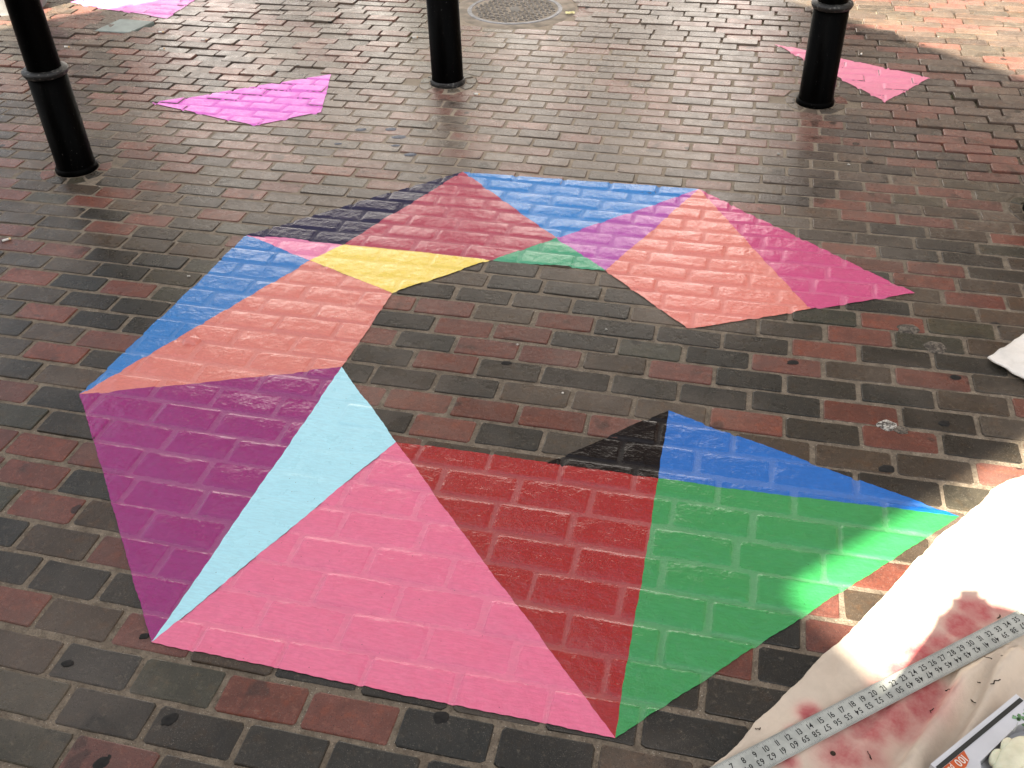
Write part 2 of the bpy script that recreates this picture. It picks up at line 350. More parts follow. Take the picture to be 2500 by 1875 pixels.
CIRC = [(x, y, .135) for x, y in BOLLARDS]+[(MANHOLE[0], MANHOLE[1], .345)]
for b in bricks:
    b['cut'] = None
    if b['covered']: continue
    skip = False
    for cx, cy, cr in CIRC:
        nx = min(max(cx, b['x']-b['hx']), b['x']+b['hx']); ny = min(max(cy, b['y']-b['hy']), b['y']+b['hy'])
        if math.hypot(nx-cx, ny-cy) < cr:
            if math.hypot(b['x']-cx, b['y']-cy) < cr-.01: skip = True
            else: b['cut'] = (cx, cy, cr)
    if in_poly(COVER, b['x'], b['y']): skip = True
    if not skip: keep.append(b)
def bmat(b):
    return (Matrix.Translation((b['x'], b['y'], b['z'])) @ Matrix.Rotation(b['rot'], 4, 'Z') @ Matrix.Rotation(b['tx'], 4, 'X')
            @ Matrix.Rotation(b['ty'], 4, 'Y') @ Matrix.Diagonal((2*b['hx'], 2*b['hy'], 1, 1)))
big = sorted([b for b in keep if b['area'] > 0 and not b['cut']], key=lambda b: -b['area'])[:300]
ids = set(id(b) for b in big)
for b in big:
    o = bpy.data.objects.new('brick', VMESH[b['var']]); col.objects.link(o); o.parent = pave
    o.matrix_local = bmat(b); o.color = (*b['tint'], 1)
AV, AF, AT, off = [], [], [], 0
for b in keep:
    if id(b) in ids: continue
    M = bmat(b); V, F = VARS[b['var']]
    if b['cut']:
        bm = bmesh.new(); vs_ = [bm.verts.new(M @ Vector(v)) for v in V]
        for f in F: bm.faces.new([vs_[i] for i in f])
        cx, cy, cr = b['cut']; n = Vector((b['x']-cx, b['y']-cy, 0)).normalized()
        bmesh.ops.bisect_plane(bm, geom=bm.verts[:]+bm.edges[:]+bm.faces[:], plane_co=Vector((cx, cy, 0))+n*cr, plane_no=n, clear_inner=True)
        bmesh.ops.holes_fill(bm, edges=[e for e in bm.edges if e.is_boundary and any(v.co.z > b['z']-.04 for v in e.verts)])
        bm.verts.index_update(); W = np.array([v.co[:] for v in bm.verts]).reshape(-1, 3); FF = [[v.index for v in f.verts] for f in bm.faces]; bm.free()
    else:
        A = np.array(M); W = V @ A[:3, :3].T+A[:3, 3]; FF = F
    if len(W) == 0: continue
    AV.append(W); AF += [tuple(i+off for i in f) for f in FF]; AT += [b['tint']]*len(W); off += len(W)
me = pymesh('distant_bricks', np.concatenate(AV), AF)
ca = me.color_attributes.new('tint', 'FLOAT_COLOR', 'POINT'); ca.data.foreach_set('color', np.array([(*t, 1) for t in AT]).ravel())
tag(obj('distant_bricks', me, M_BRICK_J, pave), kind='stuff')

# ---- ground beyond the paving that is built brick by brick
k = NT('far_paving')
bt = k.n('ShaderNodeTexBrick'); k.put(bt.inputs['Vector'], k.pos); bt.inputs['Scale'].default_value = 5.3
bt.inputs['Color1'].default_value = (.12, .07, .055, 1); bt.inputs['Color2'].default_value = (.05, .046, .042, 1); bt.inputs['Mortar'].default_value = (.12, .10, .075, 1)
bt.inputs['Mortar Size'].default_value = .02; bt.inputs['Brick Width'].default_value = 1.0; bt.inputs['Row Height'].default_value = .5
far_mat = k.fin(k.mix(k.ramp(k.noise(3, 5), .3, .7, 0, .5), bt.outputs[0], (.08, .065, .052)), .6)
bm = bmesh.new()
for x0, x1, y0, y1 in ((-600, -6.3, -600, 600), (3.5, 600, -600, 600), (-6.3, 3.5, 7.4, 600), (-6.3, 3.5, -600, -.2)):
    bm.faces.new([bm.verts.new(p) for p in ((x0, y0, -.003), (x1, y0, -.003), (x1, y1, -.003), (x0, y1, -.003))])
tag(obj('ground', bm, far_mat), 'brick paved square stretching beyond the bollards', 'ground', kind='structure')

# ------------------------------------------------------------------ paint films that follow every brick and joint
def wob(x, y):
    return (.0012*np.sin(23*x+11*y)+.0007*np.sin(57*x-37*y+1)+.0006*np.sin(131*y+211*x),
            .0012*np.sin(21*y-13*x+2)+.0007*np.sin(67*y+39*x)+.0006*np.sin(190*x-137*y))
def film(poly, res, fill=0.):
    xs = [p[0] for p in poly]; ys = [p[1] for p in poly]
    x0, x1, y0, y1 = min(xs), max(xs), min(ys), max(ys)
    nx, ny = max(2, int((x1-x0)/res)+1), max(2, int((y1-y0)/res)+1)
    bm = bmesh.new()
    bmesh.ops.create_grid(bm, x_segments=nx, y_segments=ny, size=.5, matrix=Matrix.Translation(((x0+x1)/2, (y0+y1)/2, 0)) @ Matrix.Diagonal((x1-x0+.002, y1-y0+.002, 1, 1)))
    n = len(poly); area = sum(poly[i][0]*poly[(i+1) % n][1]-poly[(i+1) % n][0]*poly[i][1] for i in range(n)); sg = 1 if area > 0 else -1
    for i in range(n):
        a, b = poly[i], poly[(i+1) % n]; d = Vector((b[0]-a[0], b[1]-a[1], 0)).normalized()
        nn = Vector((-d.y, d.x, 0))*sg
        bmesh.ops.bisect_plane(bm, geom=bm.verts[:]+bm.edges[:]+bm.faces[:], plane_co=(a[0], a[1], 0), plane_no=-nn, clear_outer=True, dist=1e-5)
    me = bpy.data.meshes.new('painted_panel'); bm.to_mesh(me); bm.free()
    co = np.empty(len(me.vertices)*3); me.vertices.foreach_get('co', co); co = co.reshape(-1, 3)
    wx, wy = wob(co[:, 0], co[:, 1]); co[:, 0] += wx; co[:, 1] += wy
    X, Y = co[:, 0], co[:, 1]; mz = np.maximum(mortar_z(X, Y), ground_z(X, Y)-.0050)+.0008; Z = mz.copy(); JT = np.ones(len(X))
    for b in bricks:
        if b['x'] < x0-.13 or b['x'] > x1+.13 or b['y'] < y0-.07 or b['y'] > y1+.07: continue
        ix = np.nonzero((np.abs(X-b['x']) < b['hx']+.008) & (np.abs(Y-b['y']) < b['hy']+.008))[0]
        if not len(ix): continue
        c, s = math.cos(b['rot']), math.sin(b['rot']); dx, dy = X[ix]-b['x'], Y[ix]-b['y']
        a, e = c*dx+s*dy, -s*dx+c*dy
        R = random.Random(b['r']*131+b['k']); wv = .0014*np.sin(a*70+R.uniform(0, 6))+.001*np.sin(a*160+R.uniform(0, 6))
        gx = .0002 if b['covered'] else .0016
        ex, ey = b['hx']+gx-np.abs(a), b['hy']+gx-np.abs(e)+np.abs(wv)*.6; rr = .009
        d = np.minimum(ex, ey); cm = (ex < rr) & (ey < rr); d = np.where(cm, rr-np.hypot(rr-ex, rr-ey), d)
        t = np.clip((d+.0010)/.0060, 0, 1); t = t*t*(3-2*t); JT[ix] = np.minimum(JT[ix], 1-np.clip((d+.0004)/.0030, 0, 1))
        top = b['z']+e*b['tx']-a*b['ty']+(.0017 if b['covered'] else .0022)
        if b['covered']: top = top+e*R.gauss(0, .014)-a*R.gauss(0, .006)-.0016*np.minimum(np.abs(e)/b['hy'], 1)**3-.0012*np.minimum(np.abs(a)/b['hx'], 1)**5
        Z[ix] = np.maximum(Z[ix], mz[ix]+(top-mz[ix])*t)
    flat_ = ground_z(X, Y)+.0018; Z = np.where(flat_ > Z, Z+(flat_-Z)*fill, Z)
    co[:, 2] = Z; me.vertices.foreach_set('co', co.ravel()); smooth(me); me.update()
    me.attributes.new('joint', 'FLOAT', 'POINT').data.foreach_set('value', JT*(1-fill))
    return me
mural = empty('painted_mural', (-.5, 1.8, 0)); mural.matrix_world
tag(mural, 'large multicoloured geometric ring of triangles painted on the brick paving', 'mural')
cnt = {}
for nm, colr, poly, ro in PAINT:
    me = film(poly, .0045 if min(p[1] for p in poly) < 2 else .006, {'pale cyan': .85, 'pink': .25, 'yellow': .4}.get(nm, 0))
    o = obj('painted_panel', me, paint_material('paint_'+nm.replace(' ', '_'), colr, ro), mural); o.location = (.5, -1.8, 0)
    o['label'] = nm+' painted panel of the ring'
for (nm, colr, poly), lb in zip(FAR, ('orchid pink four-sided patch painted between two bollards', 'salmon pink triangle painted behind the right bollard', 'pale lilac pink patch painted at the far left corner, partly in sun')):
    tag(obj('painted_patch', film(poly, .007), paint_material('paint_'+nm.replace(' ', '_'), colr, .42)), lb, 'painted patch', 'pink patches painted beyond the mural')

# ------------------------------------------------------------------ bollards and their collars
k = NT('black_bollard_paint')
c = k.mix(k.ramp(k.noise(130, 4, .75), .68, .72), (.0008, .0008, .0008), (.12, .115, .11))
M_IRON = k.fin(c, k.ramp(k.noise(40, 4), .3, .7, .30, .42), k.bump(k.noise(120, 4), .2, .001), 0, .025)
k = NT('worn_bollard_ring')
c = k.mix(k.ramp(k.noise(70, 4, .7), .52, .68), (.010, .010, .010), (.13, .125, .115))
M_RING = k.fin(c, .5, k.bump(k.noise(150, 4), .5, .0015), 0, .4)
BL = ['black cylindrical bollard with mid ring at the left edge', 'black bollard in front of the manhole cover', 'black bollard standing in front of the salmon pink triangle', 'black bollard just cut off by the right edge']
for i, (x, y) in enumerate(BOLLARDS):
    z0 = float(ground_z(x, y)); rh = (.393, .42, .413, .40)[i]
    t = empty('bollard', (x, y, z0), i*.7)
    bm = bmesh.new(); lathe(bm, [(.0745, .0), (.0745, .02), (.0725, .03), (.0715, rh)]); o = obj('lower_shaft', bm, M_IRON, t); smooth(o.data)
    bm = bmesh.new(); lathe(bm, [(.0610, rh), (.060, rh+.1), (.0545, .93), (.0545, .96), (.066, .965), (.068, .985), (.060, 1.0), (.050, 1.03), (.028, 1.052), (.004, 1.06)]); o = obj('upper_shaft', bm, M_IRON, t); smooth(o.data)
    bm = bmesh.new(); lathe(bm, [(.0716, rh-.016), (.077, rh-.013), (.0825, rh-.004), (.0835, rh+.003), (.0815, rh+.008), (.066, rh+.012), (.060, rh+.013)]); o = obj('ring', bm, M_RING, t)
    for p in o.data.polygons: p.use_smooth = True
    bm = bmesh.new(); lathe(bm, [(.080, -.01), (.0812, .006), (.080, .013), (.077, .018), (.073, .021)]); o = obj('base_flange', bm, M_RING if i == 1 else M_IRON, t); smooth(o.data)
    tag(t, BL[i], 'bollard', 'black bollards around the square')
    # mortar disc with cut bricks set round the foot
    bm = bmesh.new(); lathe(bm, [(.16, -.03), (.155, -.006), (.145, -.0045), (.09, -.003), (.06, -.003)], 40); o = obj('mortar_collar', bm, M_MORTAR, pave); o.location = (x, y, z0); smooth(o.data)
    R = random.Random(i+3); n = 9
    for q in range(n):
        a0 = 2*math.pi*(q+.08+R.uniform(-.06, .06))/n; a1 = 2*math.pi*(q+.90+R.uniform(-.06, .06))/n; r0, r1 = .088, R.uniform(.122, .142)
        P = [(r0*math.cos(a0), r0*math.sin(a0)), (r0*math.cos(a1), r0*math.sin(a1)), (r1*math.cos(a1), r1*math.sin(a1)), (r1*1.03*math.cos((a0+a1)/2), r1*1.03*math.sin((a0+a1)/2)), (r1*math.cos(a0), r1*math.sin(a0))]
        P = P[::-1]; P = [P[j] for j in range(5)]
        ctr = (sum(p[0] for p in P)/5, sum(p[1] for p in P)/5)
        V = [(a, b, -.03) for a, b in P]+[(a, b, -.003) for a, b in P]+[(ctr[0]+(a-ctr[0])*.9, ctr[1]+(b-ctr[1])*.9, 0) for a, b in P]
        F = [(e*5+j, (e+1)*5+j, (e+1)*5+(j+1) % 5, e*5+(j+1) % 5) for e in (0, 1) for j in range(5)]+[tuple(range(14, 9, -1))]
        me = pymesh('cut_brick', V, F); me.materials.append(M_BRICK_O)
        bmx = bmesh.new(); bmx.from_mesh(me); bmesh.ops.recalc_face_normals(bmx, faces=bmx.faces); bmx.to_mesh(me); bmx.free()
        o = obj('cut_brick', me, None, pave); o.location = (x, y, z0+R.uniform(-.001, .001)); o.color = (*TINTS[R.choice('BBGKR')], 1)

# ------------------------------------------------------------------ manhole cover and service plate
mz0 = float(ground_z(*MANHOLE))
man = empty('manhole_cover', (MANHOLE[0], MANHOLE[1], mz0), .4)
M_CAST = plain('worn_cast_iron', (.11, .098, .086), .55, .2, .4, .45, 18, .5)
M_CASTR = plain('polished_iron_rim', (.20, .20, .21), .5, .3, .5, .2, 30, .3)
bm = bmesh.new(); lathe(bm, [(.262, -.03), (.262, .000), (.258, .003), (.240, .003), (.236, -.004)], 64); o = obj('frame_rim', bm, M_CASTR, man)
bm = bmesh.new(); lathe(bm, [(.234, -.03), (.234, -.005), (.1, -.005), (.002, -.005)], 64); obj('lid', bm, M_CAST, man)
bm = bmesh.new(); R = random.Random(5); p = .0285
for i in range(-9, 10):
    for j in range(-9, 10):
        x, y = i*p, j*p
        if math.hypot(x, y) > .222 or (abs(x) < .035 and abs(y) < .05): continue
        if (i+j) % 2: box(bm, (x, y, -.001), (p*.95, p*.42, .008))
        else: box(bm, (x, y, -.001), (p*.42, p*.95, .008))
tag(obj('tread_studs', bm, M_CAST, man), kind='stuff')
bm = bmesh.new(); box(bm, (0, 0, -.002), (.055, .085, .008)); bmesh.ops.bevel(bm, geom=bm.edges[:], offset=.003, segments=1, affect='EDGES'); obj('key_plate', bm, M_CAST, man)
tag(man, 'round cast iron manhole cover with chequered studs behind the bollard', 'manhole cover')
bm = bmesh.new(); lathe(bm, [(.35, -.03), (.345, -.004), (.33, -.001), (.28, .000), (.262, -.001)], 64)
o = obj('concrete_collar', bm, plain('pale_concrete', (.24, .20, .155), .8, 0, .4, .3, 12, .6), pave); o.location = (MANHOLE[0], MANHOLE[1], mz0+.001); smooth(o.data)
R = random.Random(8)
for q in range(24):      # small bricks set radially round the collar on its far right
    a = -.2+q*.055
    if a > 1.1: break
    bm = bmesh.new(); box(bm, (.40, 0, -.02), (.10, .020, .042)); bmesh.ops.bevel(bm, geom=[e for e in bm.edges if all(v.co.z > -.01 for v in e.verts)], offset=.002, segments=1, affect='EDGES')
    me = bpy.data.meshes.new('cut_brick'); bm.to_mesh(me); bm.free(); me.materials.append(M_BRICK_O)
    o = obj('cut_brick', me, None, pave); o.location = (MANHOLE[0], MANHOLE[1], mz0); o.rotation_euler = (0, 0, a); o.color = (*TINTS[R.choice('RRGO')], 1)
cz = float(ground_z(-3.3, 4.64))
bm = bmesh.new(); vs_ = [bm.verts.new((x, y, cz-.03)) for x, y in COVER]+[bm.verts.new((x, y, cz+.004)) for x, y in COVER]
for f in ((4, 5, 6, 7), (0, 1, 5, 4), (1, 2, 6, 5), (2, 3, 7, 6), (3, 0, 4, 7)): bm.faces.new([vs_[i] for i in f])
bmesh.ops.bevel(bm, geom=[e for e in bm.edges if all(v.co.z > 0 for v in e.verts)], offset=.003, segments=1, affect='EDGES')
tag(obj('service_cover', bm, plain('grey_green_plate', (.20, .24, .225), .5, 0, .5, .15, 14, .3)), 'flat grey-green square service plate set in the bricks at far left', 'service cover')

# ------------------------------------------------------------------ drop cloths
def canvas_material(name, base, stain=True):
    k = NT(name)
    n = k.noise(7, 5, .6); wv = k.noise(900, 2, .5)
    c = k.mix(k.ramp(n, .35, .7), base, tuple(x*.82 for x in base))
    c = k.mix(k.ramp(k.noise(16, 4, .6), .55, .75, 0, .35), c, (.42, .36, .28))
    if stain:
        s = k.attr('stain', 'Fac'); s2 = k.math('ADD', s, k.math('MULTIPLY', k.math('SUBTRACT', k.noise(16, 6, .65), .5), .9))
        s3 = k.math('MULTIPLY', k.ramp(s2, .26, .86), k.ramp(s, .05, .25))
        c = k.mix(k.math('MULTIPLY', s3, k.ramp(k.noise(34, 5, .7), .3, .7, .55, .95)), c, (.30, .012, .032))
        c = k.mix(k.math('MULTIPLY', k.ramp(s, .03, .5), .35), c, (.60, .19, .19))
        dots = k.math('MULTIPLY', k.ramp(k.voro(26), .10, .06, 0, 1), k.ramp(k.voro(26, out='Color'), .80, .83))
        c = k.mix(k.math('MULTIPLY', dots, .8), c, (.07, .05, .035))
    nb = k.bump(k.noise(38, 5, .6), .55, .005); nb = k.bump(wv, .5, .0008, nb)
    return k.fin(c, .9, nb, 0, .2)
STAINS = [(.609, 1.462, .030, 1), (.579, 1.413, .032, 1.1), (.53, 1.361, .028, .8), (.487, 1.321, .030, 1), (.449, 1.274, .030, 1), (.412, 1.235, .025, .7), (.487, 1.235, .035, .9), (.476, 1.196, .035, .8),
          (.429, 1.163, .040, .85), (.376, 1.129, .040, .75), (.33, 1.068, .045, .7), (.269, 1.139, .018, 1), (.243, 1.091, .014, .7), (.233, 1.028, .016, .9), (.706, 1.55, .040, .55), (.664, 1.485, .030, .7), (.735, 1.745, .020, .4), (.38, 1.071, .03, .6)]
def seg_d(P, pts):
    best = np.full(len(P), 9.)
    sd = np.zeros(len(P))
    for a, b in zip(pts, pts[1:]):
        a, b = np.array(a), np.array(b); d = b-a; t = np.clip(((P-a) @ d)/(d @ d), 0, 1); q = P-(a+t[:, None]*d)
        dist = np.hypot(*q.T); s = np.sign(d[0]*q[:, 1]-d[1]*q[:, 0]); m_ = dist < best; best[m_] = dist[m_]; sd[m_] = s[m_]
    return best, sd
eo = np.array([((x-.116)*cloth_s.x+(y-1.011)*cloth_s.y, (x-.116)*cloth_t.x+(y-1.011)*cloth_t.y) for x, y in CLOTH_EDGE])
ns, nt_ = 230, 150
ss = np.linspace(-.155, 1.50, ns); V = []
for s in ss:
    t0 = float(np.interp(s, eo[:, 0], eo[:, 1]))+.005*noise.noise((s*14, 0, 0))+.0025*noise.noise((s*55, 3, 0))+.001*noise.noise((s*170, 5, 0))
    for t in np.linspace(0, 1, nt_)**1.25*1.0: V.append((s, t0+t, t))
V = np.array(V); ST = V.copy()
XY = np.array([.116, 1.011])+V[:, :1]*np.array(cloth_s)+V[:, 1:2]*np.array(cloth_t)
zz = np.full(len(V), .0075)
lift = np.interp(V[:, 0], [0, .3, .45, .55, .62, .70, .75, .84, .92, 1.0, 1.1, 1.3], [.002, .004, .006, .030, .040, .026, .036, .050, .042, .055, .04, .01])
zz += lift*np.exp(-(V[:, 2]/.06)**2)
for pts, h, sg in (([(.62, 1.40), (.572, 1.31), (.54, 1.246), (.5, 1.174), (.449, 1.086), (.39, .99)], .044, .019), ([(.66, 1.36), (.625, 1.31), (.585, 1.22), (.53, 1.12), (.46, 1.0)], .030, .018),
                   ([(.80, 1.40), (.70, 1.25), (.62, 1.10)], .026, .02), ([(.75, 1.50), (.66, 1.42), (.60, 1.36)], .006, .02), ([(.88, 1.75), (.75, 1.62), (.62, 1.56), (.50, 1.50)], .006, .03), ([(.42, 1.18), (.33, 1.05), (.25, .94)], .008, .022)):
    d, s = seg_d(XY, pts); sg2 = np.where(s > 0, sg*1.4, sg*.42); zz += h*np.exp(-(d/sg2)**2)
zz += np.array([.0045*noise.noise((x*9, y*9, 1))+.0040*noise.noise(((x*.6+y*.8)*9, (x*.8-y*.6)*34, 4))+.0018*noise.noise((x*60, y*60, 7)) for x, y in XY])
# the ruler presses the cloth flat along its length
ru0, rud = np.array([.1309, .9961]), np.array([.5416, .4475]); rud = rud/np.hypot(*rud); run = np.array([-rud[1], rud[0]])
dr = np.abs((XY-ru0) @ run+.010); press = np.clip((dr-.026)/.03, 0, 1); zz = np.minimum(zz, .0125+press*.05)
zz = np.maximum(zz, .005)+ground_z(XY[:, 0], XY[:, 1])
VV = np.column_stack([XY, zz]); i = np.arange(ns*nt_).reshape(ns, nt_)
F = np.stack([i[:-1, :-1].ravel(), i[:-1, 1:].ravel(), i[1:, 1:].ravel(), i[1:, :-1].ravel()], 1)[:, ::-1]
me = pymesh('drop_cloth', VV, F)
stn = np.zeros(len(VV))
for a, b, r_, s_ in STAINS: stn = np.maximum(stn, s_*np.exp(-((XY[:, 0]-a)**2+(XY[:, 1]-b)**2)/(2*r_*r_)))
me.attributes.new('stain', 'FLOAT', 'POINT').data.foreach_set('value', stn)
bm = bmesh.new(); bm.from_mesh(me); bmesh.ops.recalc_face_normals(bm, faces=bm.faces)
bm.to_mesh(me); bm.free(); smooth(me)
o = obj('drop_cloth', me, canvas_material('stained_canvas', (.62, .53, .43)))
md = o.modifiers.new('thickness', 'SOLIDIFY'); md.thickness = .0025; md.offset = -1
tag(o, 'cream canvas drop cloth stained with dark pink paint under the ruler', 'drop cloth')
# second cloth: only a folded white corner shows at the right edge
A, B, C2 = np.array([.755, 2.383]), np.array([1.10, 2.80]), np.array([1.06, 2.095]); V = []; n1 = 60
for a in np.linspace(0, 1, n1):
    for b in np.linspace(0, 1, n1):
        p = A+a*(B-A)+b*(C2-A); e_ = min(a, b)
        z = .022+.006*math.sin(7*a+3*b)+.007*noise.noise((p[0]*14, p[1]*14, 3))+.005*noise.noise((p[0]*40, p[1]*30, 8))-.008*math.exp(-(e_/.05))+.006*math.exp(-((a+b)/.1)**2)
        V.append((p[0]+.003*noise.noise((p[1]*40, 0, 0)), p[1]+.003*noise.noise((p[0]*40, 2, 0)), z))
i = np.arange(n1*n1).reshape(n1, n1); F = np.stack([i[:-1, :-1].ravel(), i[1:, :-1].ravel(), i[1:, 1:].ravel(), i[:-1, 1:].ravel()], 1)
me = pymesh('folded_cloth', V, F); bm = bmesh.new(); bm.from_mesh(me); bmesh.ops.recalc_face_normals(bm, faces=bm.faces)
if sum(f.normal.z for f in bm.faces) < 0: bmesh.ops.reverse_faces(bm, faces=bm.faces)
bm.to_mesh(me); bm.free(); smooth(me)
o = obj('folded_cloth', me, canvas_material('white_cloth', (.80, .76, .70), False)); md = o.modifiers.new('thickness', 'SOLIDIFY'); md.thickness = .005; md.offset = -1
tag(o, 'folded white cloth whose corner pokes in at the right edge', 'cloth')

# ------------------------------------------------------------------ ruler
GL = {}
dg = bpy.context.evaluated_depsgraph_get()
def glyph(ch):
    if ch not in GL:
        cu = bpy.data.curves.new('g', 'FONT'); cu.body = ch; cu.size = 1; cu.resolution_u = 4; cu.offset = .012
        ob = bpy.data.objects.new('g', cu); col.objects.link(ob); bpy.context.view_layer.update()
        me = bpy.data.meshes.new_from_object(ob.evaluated_get(bpy.context.evaluated_depsgraph_get()))
        V = np.array([v.co[:] for v in me.vertices]); F = [tuple(p.vertices) for p in me.polygons]
        bpy.data.objects.remove(ob); GL[ch] = (V, F, V[:, 0].min(), V[:, 0].max())
    return GL[ch]
def text_geo(s, size, gap=.1, squeeze=1.0):
    x = 0; VV, FF = [], []
    for ch in s:
        if ch == ' ': x += .3; continue
        V, F, a, b = glyph(ch); o_ = sum(len(v) for v in VV)
        VV.append(V+np.array([x-a, 0, 0])); FF += [tuple(i+o_ for i in f) for f in F]; x += b-a+gap
    V = np.concatenate(VV); w_ = x-gap
    V = V*np.array([size*squeeze, size, 0]); return V, FF, w_*size*squeeze
RZ = .0165
ruler = empty('metal_ruler', (float(ru0[0]), float(ru0[1]), RZ+float(ground_z(.4, 1.2))), math.atan2(rud[1], rud[0]))
tag(ruler, 'long aluminium ruler with black inch numbers lying on the stained cloth', 'ruler')
IN = .02535; X0 = -7*IN; RW = .049; RC = -.0115          # inch 0 and the blade's centre line in the ruler's own frame
k = NT('worn_aluminium')
mp = k.n('ShaderNodeMapping'); k.put(mp.inputs[0], k.pos); mp.inputs['Scale'].default_value = (1, 9, 1); mp.inputs['Rotation'].default_value = (0, 0, -.69)
c = k.mix(k.ramp(k.noise(22, 5, .65), .35, .7), (.47, .49, .455), (.34, .36, .335)); c = k.mix(k.ramp(k.noise(60, 4, .7), .62, .74, 0, .5), c, (.70, .71, .68))
M_ALU = k.fin(c, k.ramp(k.noise(30, 4), .3, .7, .38, .55), k.bump(k.noise(300, 3, vec=mp.outputs[0]), .15, .0005), .25, .5)
bm = bmesh.new(); box(bm, (X0+36*IN, RC, .0008), (72.2*IN, RW, .0016)); bmesh.ops.bevel(bm, geom=bm.edges[:], offset=.0004, segments=1, affect='EDGES'); obj('blade', bm, M_ALU, ruler)
M_INK = plain('black_print', (.012, .012, .012), .5, 0, .4, .2, 60, .1)
VV, FF, off = [], [], 0
def quad(x0, x1, y0, y1):
    global off
    VV.append(np.array([(x0, y0, .00185), (x1, y0, .00185), (x1, y1, .00185), (x0, y1, .00185)])); FF.append((off, off+1, off+2, off+3)); off += 4
top, bot = RC+RW/2, RC-RW/2
for n in range(0, 72*16+1):
    x = X0+n*IN/16; l = .0098 if n % 16 == 0 else .0075 if n % 8 == 0 else .0058 if n % 4 == 0 else .0045 if n % 2 == 0 else .0032; hw = .00020 if n % 2 == 0 else .00014
    quad(x-hw, x+hw, top-l, top-.0004); quad(x-hw, x+hw, bot+.0004, bot+l)
me = pymesh('scale_ticks', np.concatenate(VV), FF); tag(obj('scale_ticks', me, plain('engraved_ticks', (.05, .05, .05), .6), ruler), kind='stuff')
VV, FF, off = [], [], 0
for n in range(1, 72):
    V, F, w_ = text_geo(str(n), .0165, .12, .9); V = V+np.array([X0+n*IN-w_/2, top-.0215, .00185])
    VV.append(V); FF += [tuple(i+off for i in f) for f in F]; off += len(V)
    V, F, w_ = text_geo(str(n), .0165, .12, .9); V = V*np.array([-1, -1, 1])+np.array([X0+(72-n)*IN+w_/2, bot+.0215, .00185])
    VV.append(V); FF += [tuple(i+off for i in f) for f in F]; off += len(V)
o = obj('inch_numbers', pymesh('inch_numbers', np.concatenate(VV), FF), M_INK, ruler)

# ------------------------------------------------------------------ box of gloves
ba = math.atan2(1.229-1.049, .634-.467); BLn, BWd, BH = .247, .125, .048
gbox = empty('glove_box', (.467, 1.049, .012), ba)     # x along the long edge, -y into the box top
tag(gbox, 'white and grey carton of disposable gloves with black stripe at lower right', 'box')
M_CARD = plain('white_card', (.56, .57, .60), .45, 0, .5, .06, 9, .05)
OP = [(.062, -.058), (.075, -.046), (.190, -.040), (.215, -.047), (.222, -.075), (.215, -.100), (.190, -.108), (.075, -.104), (.062, -.092)]
bm = bmesh.new()
ov = [bm.verts.new((x, y, BH)) for x, y in ((0, 0), (BLn, 0), (BLn, -BWd), (0, -BWd))]; iv = [bm.verts.new((x, y, BH)) for x, y in OP]
ed = [bm.edges.new((ov[i], ov[(i+1) % 4])) for i in range(4)]+[bm.edges.new((iv[i], iv[(i+1) % len(iv)])) for i in range(len(iv))]
bmesh.ops.triangle_fill(bm, edges=ed, use_beauty=True)
for f in [f for f in bm.faces if inside([(x, y) for x, y in OP], f.calc_center_median().x, f.calc_center_median().y)]: bm.faces.remove(f)
lv = [bm.verts.new((x, y, 0)) for x, y in ((0, 0), (BLn, 0), (BLn, -BWd), (0, -BWd))]
for i in range(4): bm.faces.new((ov[i], ov[(i+1) % 4], lv[(i+1) % 4], lv[i]))
bm.faces.new(lv)
wv = [bm.verts.new((x, y, BH-.03)) for x, y in OP]
for i in range(len(OP)): bm.faces.new((iv[i], iv[(i+1) % len(OP)], wv[(i+1) % len(OP)], wv[i]))
bm.faces.new(wv); bmesh.ops.recalc_face_normals(bm, faces=bm.faces)
carton = obj('carton', bm, M_CARD, gbox)
def flat(name, pts, mat, z=.0006, parent=gbox):
    V = [(x, y, BH+z) for x, y in pts]; ar = sum(pts[i][0]*pts[(i+1) % len(pts)][1]-pts[(i+1) % len(pts)][0]*pts[i][1] for i in range(len(pts)))
    return obj(name, pymesh(name, V, [tuple(range(len(V))) if ar > 0 else tuple(range(len(V)))[::-1]]), mat, parent)
flat('black_stripe', [(.002, -.0085), (BLn-.002, -.0085), (BLn-.002, -.0165), (.002, -.0165)], plain('stripe_ink', (.018, .02, .018), .4))
M_OR = plain('orange_print', (.52, .085, .012), .4, 0, .5, .05)
tagm = flat('orange_tag', [(-.0, -.0172), (.069, -.0172), (.061, -.0335), (.046, -.0385), (-.0, -.0385)], M_OR, .0010, carton)
V, F, w_ = text_geo('100', .0205, .1, .85); V = V*np.array([-1, -1, 1])+np.array([.058, -.0335+.013, BH+.0016]); V[:, 1] -= .0
obj('lettering', pymesh('lettering', V+np.array([0, .001, 0]), F), plain('white_print', (.72, .66, .60), .45, vary=.03), carton)
V, F, w_ = text_geo('pack', .0150, .1, .85); V = V*np.array([-1, -1, 1])+np.array([.028, -.0215, BH+.0016])
obj('lettering', pymesh('lettering', V, F), bpy.data.materials['white_print'], carton)
R = random.Random(4); GM = [plain('green_print_%d' % i, c_, .45) for i, c_ in enumerate(((.10, .22, .09), (.17, .32, .17), (.06, .14, .06)))]
for q in range(16):
    cx, cy, rr_ = .208+R.gauss(0, .010), -.035+R.gauss(0, .006), R.uniform(.002, .005)
    flat('green_leaf_print', [(cx+rr_*R.uniform(.6, 1.3)*math.cos(a*1.047), cy+rr_*R.uniform(.5, 1.)*math.sin(a*1.047)) for a in range(6)], GM[q % 3], .0007+.0001*(q % 4), carton)
bm = bmesh.new(); V = [(.168, -.038), (.182, -.044), (.19, -.0415)]
